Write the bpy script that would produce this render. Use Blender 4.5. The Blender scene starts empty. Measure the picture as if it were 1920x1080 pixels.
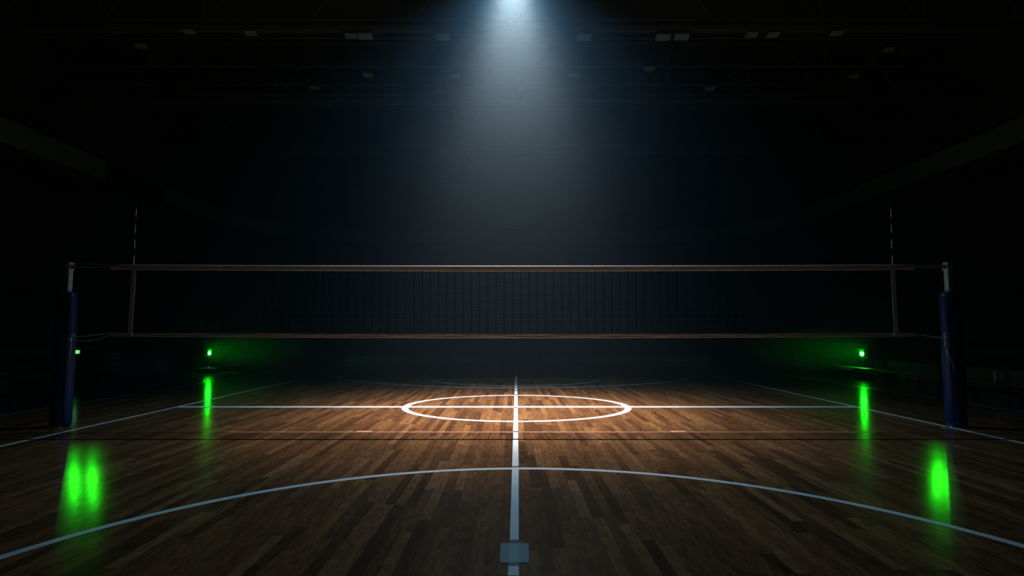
import bpy, bmesh, math, random
from mathutils import Vector, Matrix
random.seed(7)
C = bpy.context.scene
COL = C.collection
PI = math.pi

# ------------------------------------------------------------------ camera
F = 1100.0                       # focal length in pixels of the 1920 px frame
PITCH = math.atan(83 / F)
EYE = 1.32
cam = bpy.data.cameras.new('camera')
cam.sensor_width = 36
cam.lens = F / 1920 * 36
cam.clip_start = 0.05
cam.clip_end = 200
camo = bpy.data.objects.new('camera', cam)
COL.objects.link(camo)
camo.location = (0, 0, EYE)
camo.rotation_euler = (PI / 2 + PITCH, 0, 0)
C.camera = camo

# ------------------------------------------------------------------ colour and render settings
C.view_settings.view_transform = 'Standard'
C.view_settings.look = 'None'
C.view_settings.gamma = 1
C.view_settings.use_curve_mapping = False
C.view_settings.exposure = 0.0
try:
    C.cycles.use_denoising = True
    C.cycles.denoiser = 'OPENIMAGEDENOISE'
    C.cycles.max_bounces = 6
    C.cycles.diffuse_bounces = 3
    C.cycles.glossy_bounces = 3
    C.cycles.volume_bounces = 0
    C.cycles.sample_clamp_indirect = 3.0
    C.cycles.use_light_tree = True
except Exception:
    pass

# ------------------------------------------------------------------ world (the hall is closed, this is nearly black)
W = bpy.data.worlds.new('world')
W.use_nodes = True
C.world = W
W.node_tree.nodes['Background'].inputs[0].default_value = (0.0, 0.0, 0.0, 1)
W.node_tree.nodes['Background'].inputs[1].default_value = 0.0

# ------------------------------------------------------------------ lamps of the hall
SPOT = Vector((0.02, 11.3, 8.9))


def spot(name, loc, target, power, color, angle, blend, radius):
    l = bpy.data.lights.new(name, 'SPOT')
    l.energy = power
    l.color = color
    l.spot_size = math.radians(angle)
    l.spot_blend = blend
    l.shadow_soft_size = radius
    o = bpy.data.objects.new(name, l)
    COL.objects.link(o)
    o.location = loc
    d = Vector(target) - Vector(loc)
    o.rotation_euler = d.to_track_quat('-Z', 'Y').to_euler()
    return o


# one lamp: a neutral hot centre and a wider, cooler rim
beam = spot('pendant_beam', SPOT, (0.02, 10.1, 0), 7600, (1.0, 0.96, 0.92), 43, 1.0, 0.03)
field = spot('pendant_field', SPOT, (0.02, 10.2, 0), 4700, (1.0, 0.93, 0.86), 62, 1.0, 0.03)
spill = spot('pendant_spill', SPOT, (0.02, 10.2, 0), 2350, (0.38, 0.72, 1.0), 93, 1.0, 0.03)
HAZE = 0.0096


# ------------------------------------------------------------------ pixel helpers (1920x1080 frame)
def ray(px, py):
    x = (px - 960) / F
    v = (540 - py) / F
    return Vector((x, math.cos(PITCH) - v * math.sin(PITCH), math.sin(PITCH) + v * math.cos(PITCH)))


def fl(px, py, z=0.0):
    r = ray(px, py)
    t = (z - EYE) / r.z
    return Vector((r.x * t, r.y * t, z))


def dep(px, py, Y):
    r = ray(px, py)
    t = Y / r.y
    return Vector((r.x * t, Y, EYE + r.z * t))


# ------------------------------------------------------------------ materials
def mat(name, color, rough=0.6, metal=0.0, emit=None, estr=0.0, noise=0.0, nscale=8.0, bump=0.0, spec=0.5):
    m = bpy.data.materials.new(name)
    m.use_nodes = True
    nt = m.node_tree
    b = nt.nodes['Principled BSDF']
    b.inputs['Base Color'].default_value = (*color, 1)
    b.inputs['Roughness'].default_value = rough
    b.inputs['Metallic'].default_value = metal
    b.inputs['Specular IOR Level'].default_value = spec
    if noise or bump:
        tc = nt.nodes.new('ShaderNodeTexCoord')
        nz = nt.nodes.new('ShaderNodeTexNoise')
        nz.inputs['Scale'].default_value = nscale
        nz.inputs['Detail'].default_value = 5
        nt.links.new(tc.outputs['Object'], nz.inputs['Vector'])
        if noise:
            r = nt.nodes.new('ShaderNodeValToRGB')
            r.color_ramp.elements[0].position = 0.3
            r.color_ramp.elements[1].position = 0.7
            r.color_ramp.elements[0].color = (*[c * (1 - noise) for c in color], 1)
            r.color_ramp.elements[1].color = (*[min(1, c * (1 + noise)) for c in color], 1)
            nt.links.new(nz.outputs['Fac'], r.inputs['Fac'])
            nt.links.new(r.outputs['Color'], b.inputs['Base Color'])
        if bump:
            bp = nt.nodes.new('ShaderNodeBump')
            bp.inputs['Strength'].default_value = bump
            bp.inputs['Distance'].default_value = 0.01
            nt.links.new(nz.outputs['Fac'], bp.inputs['Height'])
            nt.links.new(bp.outputs['Normal'], b.inputs['Normal'])
    if emit:
        b.inputs['Emission Color'].default_value = (*emit, 1)
        b.inputs['Emission Strength'].default_value = estr
    return m


OUTER = (5.99, 8.2)   # court side line, outer line of the wooden area


def floor_material():
    m = bpy.data.materials.new('wood_floor')
    m.use_nodes = True
    nt = m.node_tree
    N, L = nt.nodes.new, nt.links.new
    b = nt.nodes['Principled BSDF']

    def math_(op, a, c=None, d=None):
        n = N('ShaderNodeMath')
        n.operation = op
        for i, v in enumerate((a, c, d)):
            if v is None:
                continue
            if isinstance(v, (int, float)):
                n.inputs[i].default_value = v
            else:
                L(v, n.inputs[i])
        return n.outputs[0]

    def comb(x, y, z=0.0):
        n = N('ShaderNodeCombineXYZ')
        for i, v in enumerate((x, y, z)):
            if isinstance(v, (int, float)):
                n.inputs[i].default_value = v
            else:
                L(v, n.inputs[i])
        return n.outputs[0]

    def wn(v):
        n = N('ShaderNodeTexWhiteNoise')
        n.noise_dimensions = '3D'
        L(v, n.inputs['Vector'])
        return n.outputs['Value']

    tc = N('ShaderNodeTexCoord')
    sp = N('ShaderNodeSeparateXYZ')
    L(tc.outputs['Object'], sp.inputs[0])
    x, y = sp.outputs[0], sp.outputs[1]
    u = math_('DIVIDE', x, 0.082)
    ci = math_('FLOOR', u)
    r = wn(comb(ci, 3.7))
    ln = math_('ADD', math_('MULTIPLY', wn(comb(ci, 9.1)), 0.8), 0.85)
    v = math_('ADD', math_('DIVIDE', y, ln), math_('MULTIPLY', r, 17.0))
    vi = math_('FLOOR', v)
    pid = wn(comb(ci, vi, 1.3))
    pid2 = wn(comb(ci, vi, 5.9))
    ramp = N('ShaderNodeValToRGB')
    cr = ramp.color_ramp
    cols = [(0.0, (0.15, 0.062, 0.027)), (0.2, (0.22, 0.090, 0.036)), (0.5, (0.29, 0.120, 0.046)),
            (0.8, (0.345, 0.148, 0.056)), (1.0, (0.44, 0.20, 0.078))]
    cr.elements[0].position, cr.elements[0].color = cols[0][0], (*cols[0][1], 1)
    cr.elements[1].position, cr.elements[1].color = cols[-1][0], (*cols[-1][1], 1)
    for p, c in cols[1:-1]:
        e = cr.elements.new(p)
        e.color = (*c, 1)
    L(pid, ramp.inputs[0])
    # grain, stretched along the boards and shifted per board
    gr = N('ShaderNodeTexNoise')
    gr.inputs['Scale'].default_value = 1.0
    gr.inputs['Detail'].default_value = 4
    gr.inputs['Roughness'].default_value = 0.65
    L(comb(math_('MULTIPLY', x, 110.0), math_('MULTIPLY', y, 7.0), math_('MULTIPLY', pid2, 40.0)), gr.inputs['Vector'])
    # cross bands of the short mosaic fingers
    fg = wn(comb(math_('FLOOR', math_('MULTIPLY', u, 3.0)), math_('FLOOR', math_('MULTIPLY', y, 9.0)), 2.2))
    g2 = math_('ADD', math_('ADD', math_('MULTIPLY', gr.outputs['Fac'], 1.25), -0.06), math_('MULTIPLY', fg, 0.3))
    # seams
    fu = math_('FRACT', u)
    fv = math_('FRACT', v)
    su = math_('MINIMUM', fu, math_('SUBTRACT', 1.0, fu))
    sv = math_('MINIMUM', fv, math_('SUBTRACT', 1.0, fv))
    seam = math_('MULTIPLY', math_('GREATER_THAN', su, 0.012), math_('GREATER_THAN', sv, 0.0016))
    sm = math_('ADD', math_('MULTIPLY', seam, 0.5), 0.5)
    tone = math_('MULTIPLY', g2, sm)
    mul = N('ShaderNodeVectorMath')
    mul.operation = 'SCALE'
    L(ramp.outputs['Color'], mul.inputs[0])
    L(tone, mul.inputs['Scale'])
    # blue run-off beyond the outer line
    ax = math_('ABSOLUTE', x)
    out = math_('MAXIMUM', math_('GREATER_THAN', ax, OUTER[1]), math_('GREATER_THAN', y, 24.0))
    mix = N('ShaderNodeMix')
    mix.data_type = 'RGBA'
    L(out, mix.inputs['Factor'])
    L(mul.outputs[0], mix.inputs['A'])
    mix.inputs['B'].default_value = (0.02, 0.045, 0.11, 1)
    L(mix.outputs['Result'], b.inputs['Base Color'])
    # varnish
    rn = N('ShaderNodeTexNoise')
    rn.inputs['Scale'].default_value = 2.0
    L(tc.outputs['Object'], rn.inputs['Vector'])
    L(math_('ADD', math_('MULTIPLY', rn.outputs['Fac'], 0.05), 0.115), b.inputs['Roughness'])
    b.inputs['Specular IOR Level'].default_value = 0.5
    bp = N('ShaderNodeBump')
    bp.inputs['Strength'].default_value = 0.12
    bp.inputs['Distance'].default_value = 0.004
    L(math_('ADD', math_('MULTIPLY', gr.outputs['Fac'], 0.4), math_('MULTIPLY', seam, 0.5)), bp.inputs['Height'])
    L(bp.outputs['Normal'], b.inputs['Normal'])
    return m


M = {
    'floor': floor_material(),
    'wall': mat('dark_wall_paint', (0.10, 0.115, 0.13), 0.8, noise=0.15, nscale=1.2),
    'fascia': mat('grey_fascia_paint', (0.2, 0.27, 0.25), 0.6, noise=0.1, nscale=0.8),
    'ceiling': mat('ceiling_sheet', (0.10, 0.11, 0.12), 0.7, noise=0.2, nscale=0.6),
    'line': mat('white_court_paint', (0.80, 0.82, 0.83), 0.35, noise=0.04, nscale=5),
    'line_grey': mat('grey_court_paint', (0.30, 0.33, 0.34), 0.4, noise=0.2, nscale=6),  # darker grey tone for the outer and far lines
    'salmon': mat('salmon_court_paint', (0.62, 0.25, 0.15), 0.4, noise=0.2, nscale=9),
    'square': mat('grey_blue_square_paint', (0.20, 0.27, 0.31), 0.35, noise=0.08, nscale=5),
    'stripe': mat('pale_square_stripe', (0.32, 0.40, 0.44), 0.35),
    'gap': mat('dark_edge_paint', (0.02, 0.022, 0.026), 0.4),
    'tape': mat('white_net_tape', (0.86, 0.87, 0.85), 0.75, noise=0.1, nscale=45, bump=0.4),
    'cord': mat('black_net_cord', (0.004, 0.0045, 0.005), 0.9, spec=0.05),
    'rope': mat('pale_rope', (0.7, 0.72, 0.68), 0.8, noise=0.2, nscale=90),
    'alu': mat('grey_aluminium', (0.42, 0.66, 0.66), 0.45, metal=0.2, noise=0.06, nscale=14),
    'pad': mat('blue_vinyl_pad', (0.004, 0.026, 0.13), 0.42, noise=0.12, nscale=5, bump=0.25),
    'padseam': mat('dark_blue_seam', (0.006, 0.02, 0.10), 0.6),
    'brass': mat('brass', (0.75, 0.52, 0.2), 0.4, metal=0.7),
    'red': mat('red_antenna', (0.10, 0.006, 0.006), 0.4),
    'white': mat('white_antenna', (0.85, 0.85, 0.83), 0.4),
    'steel': mat('painted_truss_steel', (0.11, 0.14, 0.16), 0.6),
    'housing': mat('black_lamp_housing', (0.03, 0.03, 0.035), 0.5),
    'lens': mat('unlit_lamp_glass', (0.30, 0.46, 0.62), 0.4),
    'darklens': mat('dark_lamp_lens', (0.02, 0.03, 0.02), 0.15),
    'bulb': mat('lit_green_bulb', (0.1, 0.8, 0.15), 0.3, emit=(0.0035, 1.0, 0.006), estr=150),
    'sign': mat('lit_green_sign', (0.2, 0.8, 0.3), 0.3, emit=(0.16, 1.0, 0.26), estr=1.1),
    'diffuser': mat('lit_white_lens', (0.9, 0.9, 0.9), 0.3, emit=(0.9, 0.95, 1.0), estr=6),
    'wood': mat('bench_wood', (0.42, 0.20, 0.07), 0.45, noise=0.25, nscale=12),
    'frame': mat('black_frame_metal', (0.05, 0.055, 0.06), 0.5, metal=0.3),
    'board': mat('pale_grey_board', (0.22, 0.24, 0.26), 0.5, noise=0.06, nscale=2),
    'boardblue': mat('blue_grey_board', (0.07, 0.13, 0.2), 0.5, noise=0.06, nscale=2),
    'seat': mat('grey_blue_seat', (0.10, 0.13, 0.17), 0.5),
    'tier': mat('stand_riser_paint', (0.13, 0.15, 0.16), 0.7, noise=0.1, nscale=1),
    'navy': mat('navy_banner', (0.006, 0.010, 0.03), 0.7),
    'bannerprint': mat('banner_print', (0.09, 0.11, 0.12), 0.7),
    'bottle': mat('pale_bottle', (0.75, 0.8, 0.82), 0.3),
    'cap': mat('dark_bottle_cap', (0.1, 0.1, 0.12), 0.4),
    'glass': mat('white_backboard', (0.15, 0.18, 0.19), 0.3),
    'black': mat('black_paint', (0.01, 0.01, 0.012), 0.6),
}


# ------------------------------------------------------------------ geometry helpers (world coordinates)
def box(bm, lo, hi, bevel=0.0):
    r = bmesh.ops.create_cube(bm, size=1.0)
    lo, hi = Vector(lo), Vector(hi)
    for v in r['verts']:
        v.co = Vector(((v.co.x + .5) * (hi.x - lo.x) + lo.x, (v.co.y + .5) * (hi.y - lo.y) + lo.y,
                       (v.co.z + .5) * (hi.z - lo.z) + lo.z))
    if bevel:
        es = list({e for v in r['verts'] for e in v.link_edges})
        bmesh.ops.bevel(bm, geom=es, offset=bevel, segments=2, affect='EDGES', profile=0.5)


def tube(bm, pts, rad, n=8, closed_ends=True):
    pts = [Vector(p) for p in pts]
    rads = rad if isinstance(rad, (list, tuple)) else [rad] * len(pts)
    rings = []
    up = Vector((0, 0, 1))
    prev = None
    for i, p in enumerate(pts):
        a = pts[max(i - 1, 0)]
        c = pts[min(i + 1, len(pts) - 1)]
        t = (c - a).normalized()
        if prev is None:
            ref = up if abs(t.z) < 0.9 else Vector((1, 0, 0))
            nrm = t.cross(ref).normalized()
        else:
            nrm = (prev - t * prev.dot(t)).normalized()
        prev = nrm
        bn = t.cross(nrm)
        rings.append([bm.verts.new(p + (nrm * math.cos(k * 2 * PI / n) + bn * math.sin(k * 2 * PI / n)) * rads[i])
                      for k in range(n)])
    for i in range(len(rings) - 1):
        for k in range(n):
            bm.faces.new((rings[i][k], rings[i][(k + 1) % n], rings[i + 1][(k + 1) % n], rings[i + 1][k]))
    if closed_ends:
        bm.faces.new(rings[0][::-1])
        bm.faces.new(rings[-1])


def lathe(bm, cx, cy, prof, n=24, squash=1.0):
    """profile of (radius, z) around a vertical axis"""
    rings = [[bm.verts.new((cx + r * math.cos(k * 2 * PI / n), cy + squash * r * math.sin(k * 2 * PI / n), z)) for k in range(n)]
             for r, z in prof]
    for i in range(len(rings) - 1):
        for k in range(n):
            bm.faces.new((rings[i][k], rings[i][(k + 1) % n], rings[i + 1][(k + 1) % n], rings[i + 1][k]))
    bm.faces.new(rings[0][::-1])
    bm.faces.new(rings[-1])


def prism(bm, poly, z0, z1):
    a = [bm.verts.new((p[0], p[1], z0)) for p in poly]
    b = [bm.verts.new((p[0], p[1], z1)) for p in poly]
    n = len(poly)
    bm.faces.new(a[::-1])
    bm.faces.new(b)
    for i in range(n):
        bm.faces.new((a[i], a[(i + 1) % n], b[(i + 1) % n], b[i]))


def strip(bm, inner, outer, z0, z1):
    """a ribbon between two polylines, with thickness"""
    n = len(inner)
    v = [[bm.verts.new((p[0], p[1], z)) for p in line] for line in (inner, outer) for z in (z0, z1)]
    i0, i1, o0, o1 = v
    for k in range(n - 1):
        bm.faces.new((i1[k], i1[k + 1], o1[k + 1], o1[k]))
        bm.faces.new((i0[k], o0[k], o0[k + 1], i0[k + 1]))
        bm.faces.new((i0[k], i0[k + 1], i1[k + 1], i1[k]))
        bm.faces.new((o0[k], o1[k], o1[k + 1], o0[k + 1]))


def smooth(bm):
    for f in bm.faces:
        f.smooth = True


def obj(name, bm, m, parent=None, sm=False):
    bmesh.ops.recalc_face_normals(bm, faces=bm.faces)
    if sm:
        smooth(bm)
    me = bpy.data.meshes.new(name)
    base = Vector(parent['base']) if parent is not None and 'base' in parent else Vector((0, 0, 0))
    if base.length:
        bmesh.ops.translate(bm, verts=bm.verts, vec=-base)
    bm.to_mesh(me)
    bm.free()
    me.materials.append(M[m] if isinstance(m, str) else m)
    o = bpy.data.objects.new(name, me)
    COL.objects.link(o)
    if parent is not None:
        o.parent = parent
        if 'base' in parent:
            o['base'] = tuple(base)
    return o


def B():
    return bmesh.new()


def thing(name, label, cat, base=(0, 0, 0), group=None):
    o = bpy.data.objects.new(name, None)
    o.empty_display_size = 0.1
    COL.objects.link(o)
    o.location = base
    o['base'] = tuple(base)
    o['label'] = label
    o['category'] = cat
    if group:
        o['group'] = group
    return o


def struct(name, bm, m, parent=None):
    o = obj(name, bm, m, parent)
    if parent is None:
        o['kind'] = 'structure'
    return o


def dup(root, loc, rotz, label, group=None, scale=None):
    r = root.copy()
    COL.objects.link(r)
    r.location = loc
    r.rotation_euler = (0, 0, rotz)
    if scale:
        r.scale = scale
    r['label'] = label
    if group:
        r['group'] = group
    for ch in list(root.children):
        c = ch.copy()
        COL.objects.link(c)
        c.parent = r
        for g in ch.children:
            d = g.copy()
            COL.objects.link(d)
            d.parent = c
    return r


# ================================================================== the setting
WX = 19.0        # side walls
YB, YF = 41.0, -8.0
ZC = 13.4

b = B(); box(b, (-WX, YF, -0.2), (WX, YB, 0.0)); FLOOR = struct('floor', b, 'floor')
b = B(); box(b, (-WX - .3, YF - .3, ZC), (WX + .3, YB + .3, ZC + .3)); struct('ceiling', b, 'ceiling')
b = B(); box(b, (-WX - .3, YF, -.2), (-WX, YB, ZC)); struct('wall_left', b, 'wall')
b = B(); box(b, (WX, YF, -.2), (WX + .3, YB, ZC)); struct('wall_right', b, 'wall')
b = B(); box(b, (-WX - .3, YB, -.2), (WX + .3, YB + .3, ZC)); struct('wall_back', b, 'wall')
b = B(); box(b, (-WX - .3, YF - .3, -.2), (WX + .3, YF, ZC)); struct('wall_front', b, 'wall')


def floor_part(name, bm, m):
    o = obj(name, bm, m, FLOOR)
    return o


def line_quad(bm, pts, z=0.0012):
    prism(bm, [(p[0], p[1]) for p in pts], 0.0, z)


# side lines of the court and outer lines of the wooden area
for s, near, far in ((-1, (60, 823.5), (570, 712)), (1, (1880, 822.5), (1410, 717))):
    X = fl(*near).x
    X2 = fl(281, 734).x if s < 0 else fl(1816, 757).x
    ye = 16.4
    b = B(); box(b, (X - .032, -2, 0), (X + .032, ye, .0012)); floor_part('side_line', b, 'line')
    b = B(); box(b, (X2 - .03, -2, 0), (X2 + .03, 24, .0012)); floor_part('outer_line', b, 'line_grey')
# half-way line
y0, y1 = fl(960, 761.8).y, fl(960, 764.2).y
b = B(); box(b, (fl(60, 823.5).x, min(y0, y1), 0), (fl(1880, 822.5).x, max(y0, y1), .0016)); floor_part('halfway_line', b, 'line')


def arc_pts(cx, cy, rx, ry, a0, a1, n):
    return [(cx + rx * math.cos(a0 + (a1 - a0) * k / n), cy + ry * math.sin(a0 + (a1 - a0) * k / n)) for k in range(n + 1)]


# centre circle
pl, pr = fl(749.5, 766), fl(1187.5, 766)
near, far = fl(968, 791.4), fl(968, 740.8)
ccx, ccy = (pl.x + pr.x) / 2, (near.y + far.y) / 2
rx, ry = (pr.x - pl.x) / 2, (far.y - near.y) / 2
print('circle', ccx, ccy, rx, ry)
b = B(); strip(b, arc_pts(ccx, ccy, rx - .115, ry - .11, 0, 2 * PI, 128), arc_pts(ccx, ccy, rx, ry, 0, 2 * PI, 128), 0, .002)
floor_part('centre_circle', b, 'line')
# big arc close to the camera
P1, P2, P3 = fl(0, 1045), fl(960, 878.5), fl(1920, 1024)


def circ(p, q, r):
    ax, ay, bx, by, cx, cy = p.x, p.y, q.x, q.y, r.x, r.y
    d = 2 * (ax * (by - cy) + bx * (cy - ay) + cx * (ay - by))
    ux = ((ax * ax + ay * ay) * (by - cy) + (bx * bx + by * by) * (cy - ay) + (cx * cx + cy * cy) * (ay - by)) / d
    uy = ((ax * ax + ay * ay) * (cx - bx) + (bx * bx + by * by) * (ax - cx) + (cx * cx + cy * cy) * (bx - ax)) / d
    return ux, uy, math.hypot(ax - ux, ay - uy)


ux, uy, R = circ(P1, P2, P3)
print('near arc', ux, uy, R)
b = B(); strip(b, arc_pts(ux, uy, R - .045, R - .045, -0.25, PI + .25, 96), arc_pts(ux, uy, R + .03, R + .03, -0.25, PI + .25, 96), 0, .002)
floor_part('near_arc', b, 'line')
# far arcs and the far key
for (a, c, d) in (((633, 706), (960, 727), (1300, 706)), ((810, 713), (966, 723.5), (1122, 713))):
    q1, q2, q3 = fl(*a), fl(*c), fl(*d)
    ux, uy, R = circ(q1, q2, q3)
    a1 = math.atan2(q1.y - uy, q1.x - ux)
    a3 = math.atan2(q3.y - uy, q3.x - ux)
    if a1 > 0: a1 -= 2 * PI
    if a3 > 0: a3 -= 2 * PI
    b = B(); strip(b, arc_pts(ux, uy, R - .05, R - .05, a1, a3, 64), arc_pts(ux, uy, R + .05, R + .05, a1, a3, 64), 0, .0014)
    floor_part('far_arc', b, 'line_grey')
kl, kr = fl(780, 712), fl(1156, 712)
b = B(); box(b, (kl.x, kl.y - .04, 0), (kr.x, kl.y + .04, .0012))
for X in (kl.x, kr.x):
    box(b, (X - .03, kl.y, 0), (X + .03, 21.0, .0012))
floor_part('far_key_line', b, 'line_grey')


# centre lane, broken where other lines cross
def cx_(y):
    pts = [(700, 967.2), (741, 967.5), (880, 966.2), (1013, 964.3), (1080, 962.6)]
    for (a, xa), (c, xc) in zip(pts, pts[1:]):
        if y <= c:
            return xa + (xc - xa) * (y - a) / (c - a)
    return xc


def hw_(y):
    pts = [(700, 2.1), (741, 2.8), (880, 6.2), (1013, 8.3), (1080, 10.4)]
    for (a, xa), (c, xc) in zip(pts, pts[1:]):
        if y <= c:
            return xa + (xc - xa) * (y - a) / (c - a)
    return xc


def lane(ya, yb):
    return [fl(cx_(ya) - hw_(ya), ya), fl(cx_(ya) + hw_(ya), ya), fl(cx_(yb) + hw_(yb), yb), fl(cx_(yb) - hw_(yb), yb)]


b = B(); line_quad(b, lane(704.5, 741), 0.002); floor_part('lane_base', b, 'gap')
gaps = [(705, 710), (711.5, 714), (715.2, 717.8), (719, 721.8), (723, 726.6), (727.8, 731.6), (732.8, 740.4)]
for i, (a, c) in enumerate(gaps):
    b2 = B(); line_quad(b2, lane(a, c), .0028); floor_part('lane_dash', b2, 'line')
for (a, c) in ((741.8, 762.6), (765, 808.2), (810, 874.6), (876.6, 1013), (1062, 1110)):
    b = B()
    qa, qc = (a, min(c, 1080))
    line_quad(b, lane(qa, qc), .0026)
    floor_part('lane_line', b, 'line')
# dark breaks either side of each crossing
for (a, c) in ((740.4, 741.8), (763.4, 765), (808.2, 810), (874.6, 876.6), (1013, 1018.5), (1055.5, 1062)):
    b = B(); line_quad(b, lane(a, c), .003); floor_part('lane_gap', b, 'gap')
# the square on the lane
b = B(); line_quad(b, [fl(938.5, 1019), fl(991, 1019), fl(992, 1055.5), fl(937.5, 1055.5)], .0022); floor_part('lane_square', b, 'square')
b = B(); line_quad(b, lane(1019, 1055.5), .003); floor_part('lane_square_stripe', b, 'stripe')
# thin salmon line and its two ticks
ys = fl(960, 810.3).y
b = B(); box(b, (fl(430, 810).x, ys - .022, 0), (fl(1640, 810).x, ys + .022, .0012)); floor_part('salmon_line', b, 'salmon')
for a in (683, 1272):
    b = B(); p = fl(a, 809)
    box(b, (p.x - .1, p.y - .05, 0), (p.x + .1, p.y + .05, .0018)); floor_part('salmon_tick', b, 'salmon')

# ------------------------------------------------------------------ balcony round the hall (fascia + slab)
BX, BY, BR = 16.0, 39.0, 8.0
ZT, ZBm = 8.07, 7.29
path = [(-BX, -7.9), (-BX, BY - BR)]
path += [(-BX + BR - BR * math.cos(t), BY - BR + BR * math.sin(t)) for t in [PI / 2 * k / 10 for k in range(1, 11)]]
path += [(BX - BR + BR * math.sin(t), BY - BR + BR * math.cos(t)) for t in [PI / 2 * k / 10 for k in range(0, 11)]]
path += [(BX, -7.9)]
outer = []
for p in path:
    cx0, cy0 = max(-BX + BR, min(BX - BR, p[0])), min(BY - BR, p[1])
    d = Vector((p[0] - cx0, p[1] - cy0)).normalized() if (Vector((p[0] - cx0, p[1] - cy0)).length > 1e-6) else Vector((0, 1))
    outer.append((p[0] + d.x * .18, p[1] + d.y * .18))
b = B(); strip(b, path, outer, ZBm, ZT); struct('trim_1', b, 'fascia')
outer2 = []
for p in path:
    outer2.append((max(-WX + .01, min(WX - .01, p[0] * 18.98 / 16 if abs(p[0]) > 8 else p[0])), YB - .02 if p[1] > BY - BR + 1e-3 else p[1]))
b = B(); strip(b, outer, outer2, ZBm + .05, ZBm + .3); struct('trim_2', b, 'wall')
# hand rail on the balcony
b = B()
tube(b, [(o[0], o[1], ZT + .25) for o in [((p[0] + q[0]) / 2, (p[1] + q[1]) / 2) for p, q in zip(path, outer)]], .02, 6)
for k in range(0, 24):
    Y = -6 + k * 1.6
    for s in (-1, 1):
        tube(b, [(s * (BX + .09), Y, ZT - .02), (s * (BX + .09), Y, ZT + .25)], .015, 6)
struct('trim_3', b, 'steel')

# banner on the left fascia
t = thing('wall_banner', 'dark navy banner hanging over the pale balcony edge on the left', 'banner', (-BX + .06, 26, 7))
Ya = BX / ((960 - 187) / F)
Yb = BX / ((960 - 298) / F)
b = B(); box(b, (-BX - .0, Ya, 6.95), (-BX + .04, Yb, 7.98)); obj('cloth', b, 'navy', t)
b = B()
for k in range(5):
    yy = Ya + 1.5 + k * .34
    box(b, (-BX + .03, yy, 7.38), (-BX + .045, yy + .2, 7.55))
box(b, (-BX + .03, Ya + 1.5, 7.2), (-BX + .045, Ya + 3.2, 7.26))
obj('print', b, 'bannerprint', t)

# ------------------------------------------------------------------ roof trusses
truss_places = [(11.3, 'steel roof truss that the bright pendant spotlight hangs from'),
                (17.3, 'nearest steel roof truss in view, just under the top of the picture'),
                (23.0, 'second steel roof truss in view, behind the nearest one'),
                (29.8, 'third steel roof truss in view, deep in the haze'),
                (36.0, 'farthest steel roof truss, close to the back wall')]
ZTB, ZTT = 10.5, 12.9


def make_truss(Y, label):
    t = thing('roof_truss', label, 'truss', (0, Y, ZTB), 'roof trusses across the hall')
    b = B(); box(b, (-WX + .01, Y - .11, ZTB), (WX - .01, Y + .11, ZTB + .14)); obj('bottom_chord', b, 'steel', t)
    b = B(); box(b, (-WX + .01, Y - .08, ZTB + .30), (WX - .01, Y + .08, ZTB + .37)); obj('cable_tray', b, 'steel', t)
    b = B(); box(b, (-WX + .01, Y - .1, ZTT), (WX - .01, Y + .1, ZTT + .16)); obj('top_chord', b, 'steel', t)
    n = 12
    w = 2 * WX / n
    first = {}
    for k in range(n):
        x0 = -WX + k * w
        for q, (a, c) in enumerate((((x0, ZTB + .1), (x0 + w / 2, ZTT + .05)), ((x0 + w / 2, ZTT + .05), (x0 + w, ZTB + .1)))):
            if q not in first:
                b = B(); tube(b, [(a[0], Y, a[1]), (c[0], Y, c[1])], .032, 6)
                first[q] = (obj('brace', b, 'steel', t), k)
            else:
                o = first[q][0].copy(); COL.objects.link(o); o.parent = t
                o.location = ((k - first[q][1]) * w, 0, 0)
        if k:
            if 'p' not in first:
                b = B(); tube(b, [(x0, Y, ZTB + .1), (x0, Y, ZTT + .05)], .028, 6)
                first['p'] = (obj('upright', b, 'steel', t), k)
            else:
                o = first['p'][0].copy(); COL.objects.link(o); o.parent = t
                o.location = ((k - first['p'][1]) * w, 0, 0)
    return t


T0 = make_truss(*truss_places[0])
for Y, lab in truss_places[1:]:
    dup(T0, (0, Y, ZTB), 0, lab)

# purlins running from front to back between trusses
for k, X in enumerate((-15.83, -9.5, -3.17, 3.17, 9.5, 15.83)):
    b = B(); box(b, (X - .06, YF + .01, ZTT + .16), (X + .06, YB - .01, ZC)); struct('trim_%d' % (4 + k), b, 'steel')


# ------------------------------------------------------------------ unlit flood lamps under the trusses
def make_flood(label, group):
    t = thing('flood_lamp', label, 'lamp', (0, 0, 0), group)
    b = B()
    a = [(-.24, -.16), (.24, -.16), (.24, .16), (-.24, .16)]
    lo = [b.verts.new((x, y, -.06)) for x, y in a]
    hi = [b.verts.new((x * .72, y * .72, .12)) for x, y in a]
    b.faces.new(lo[::-1]); b.faces.new(hi)
    for i in range(4):
        b.faces.new((lo[i], lo[(i + 1) % 4], hi[(i + 1) % 4], hi[i]))
    bmesh.ops.rotate(b, verts=b.verts, cent=(0, 0, 0), matrix=Matrix.Rotation(math.radians(-14), 3, 'X'))
    obj('housing', b, 'steel', t)
    b = B(); box(b, (-.215, -.14, -.075), (.215, .14, -.058), .004)
    bmesh.ops.rotate(b, verts=b.verts, cent=(0, 0, 0), matrix=Matrix.Rotation(math.radians(-14), 3, 'X'))
    obj('glass', b, 'lens', t)
    b = B(); tube(b, [(-.2, 0, .02), (-.2, 0, .2), (.2, 0, .2), (.2, 0, .02)], .012, 6)
    tube(b, [(0, 0, .2), (0, 0, .42)], .012, 6)
    obj('bracket', b, 'steel', t)
    return t


def flood_at(px, py, Y):
    return dep(px, py, Y)


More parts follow.
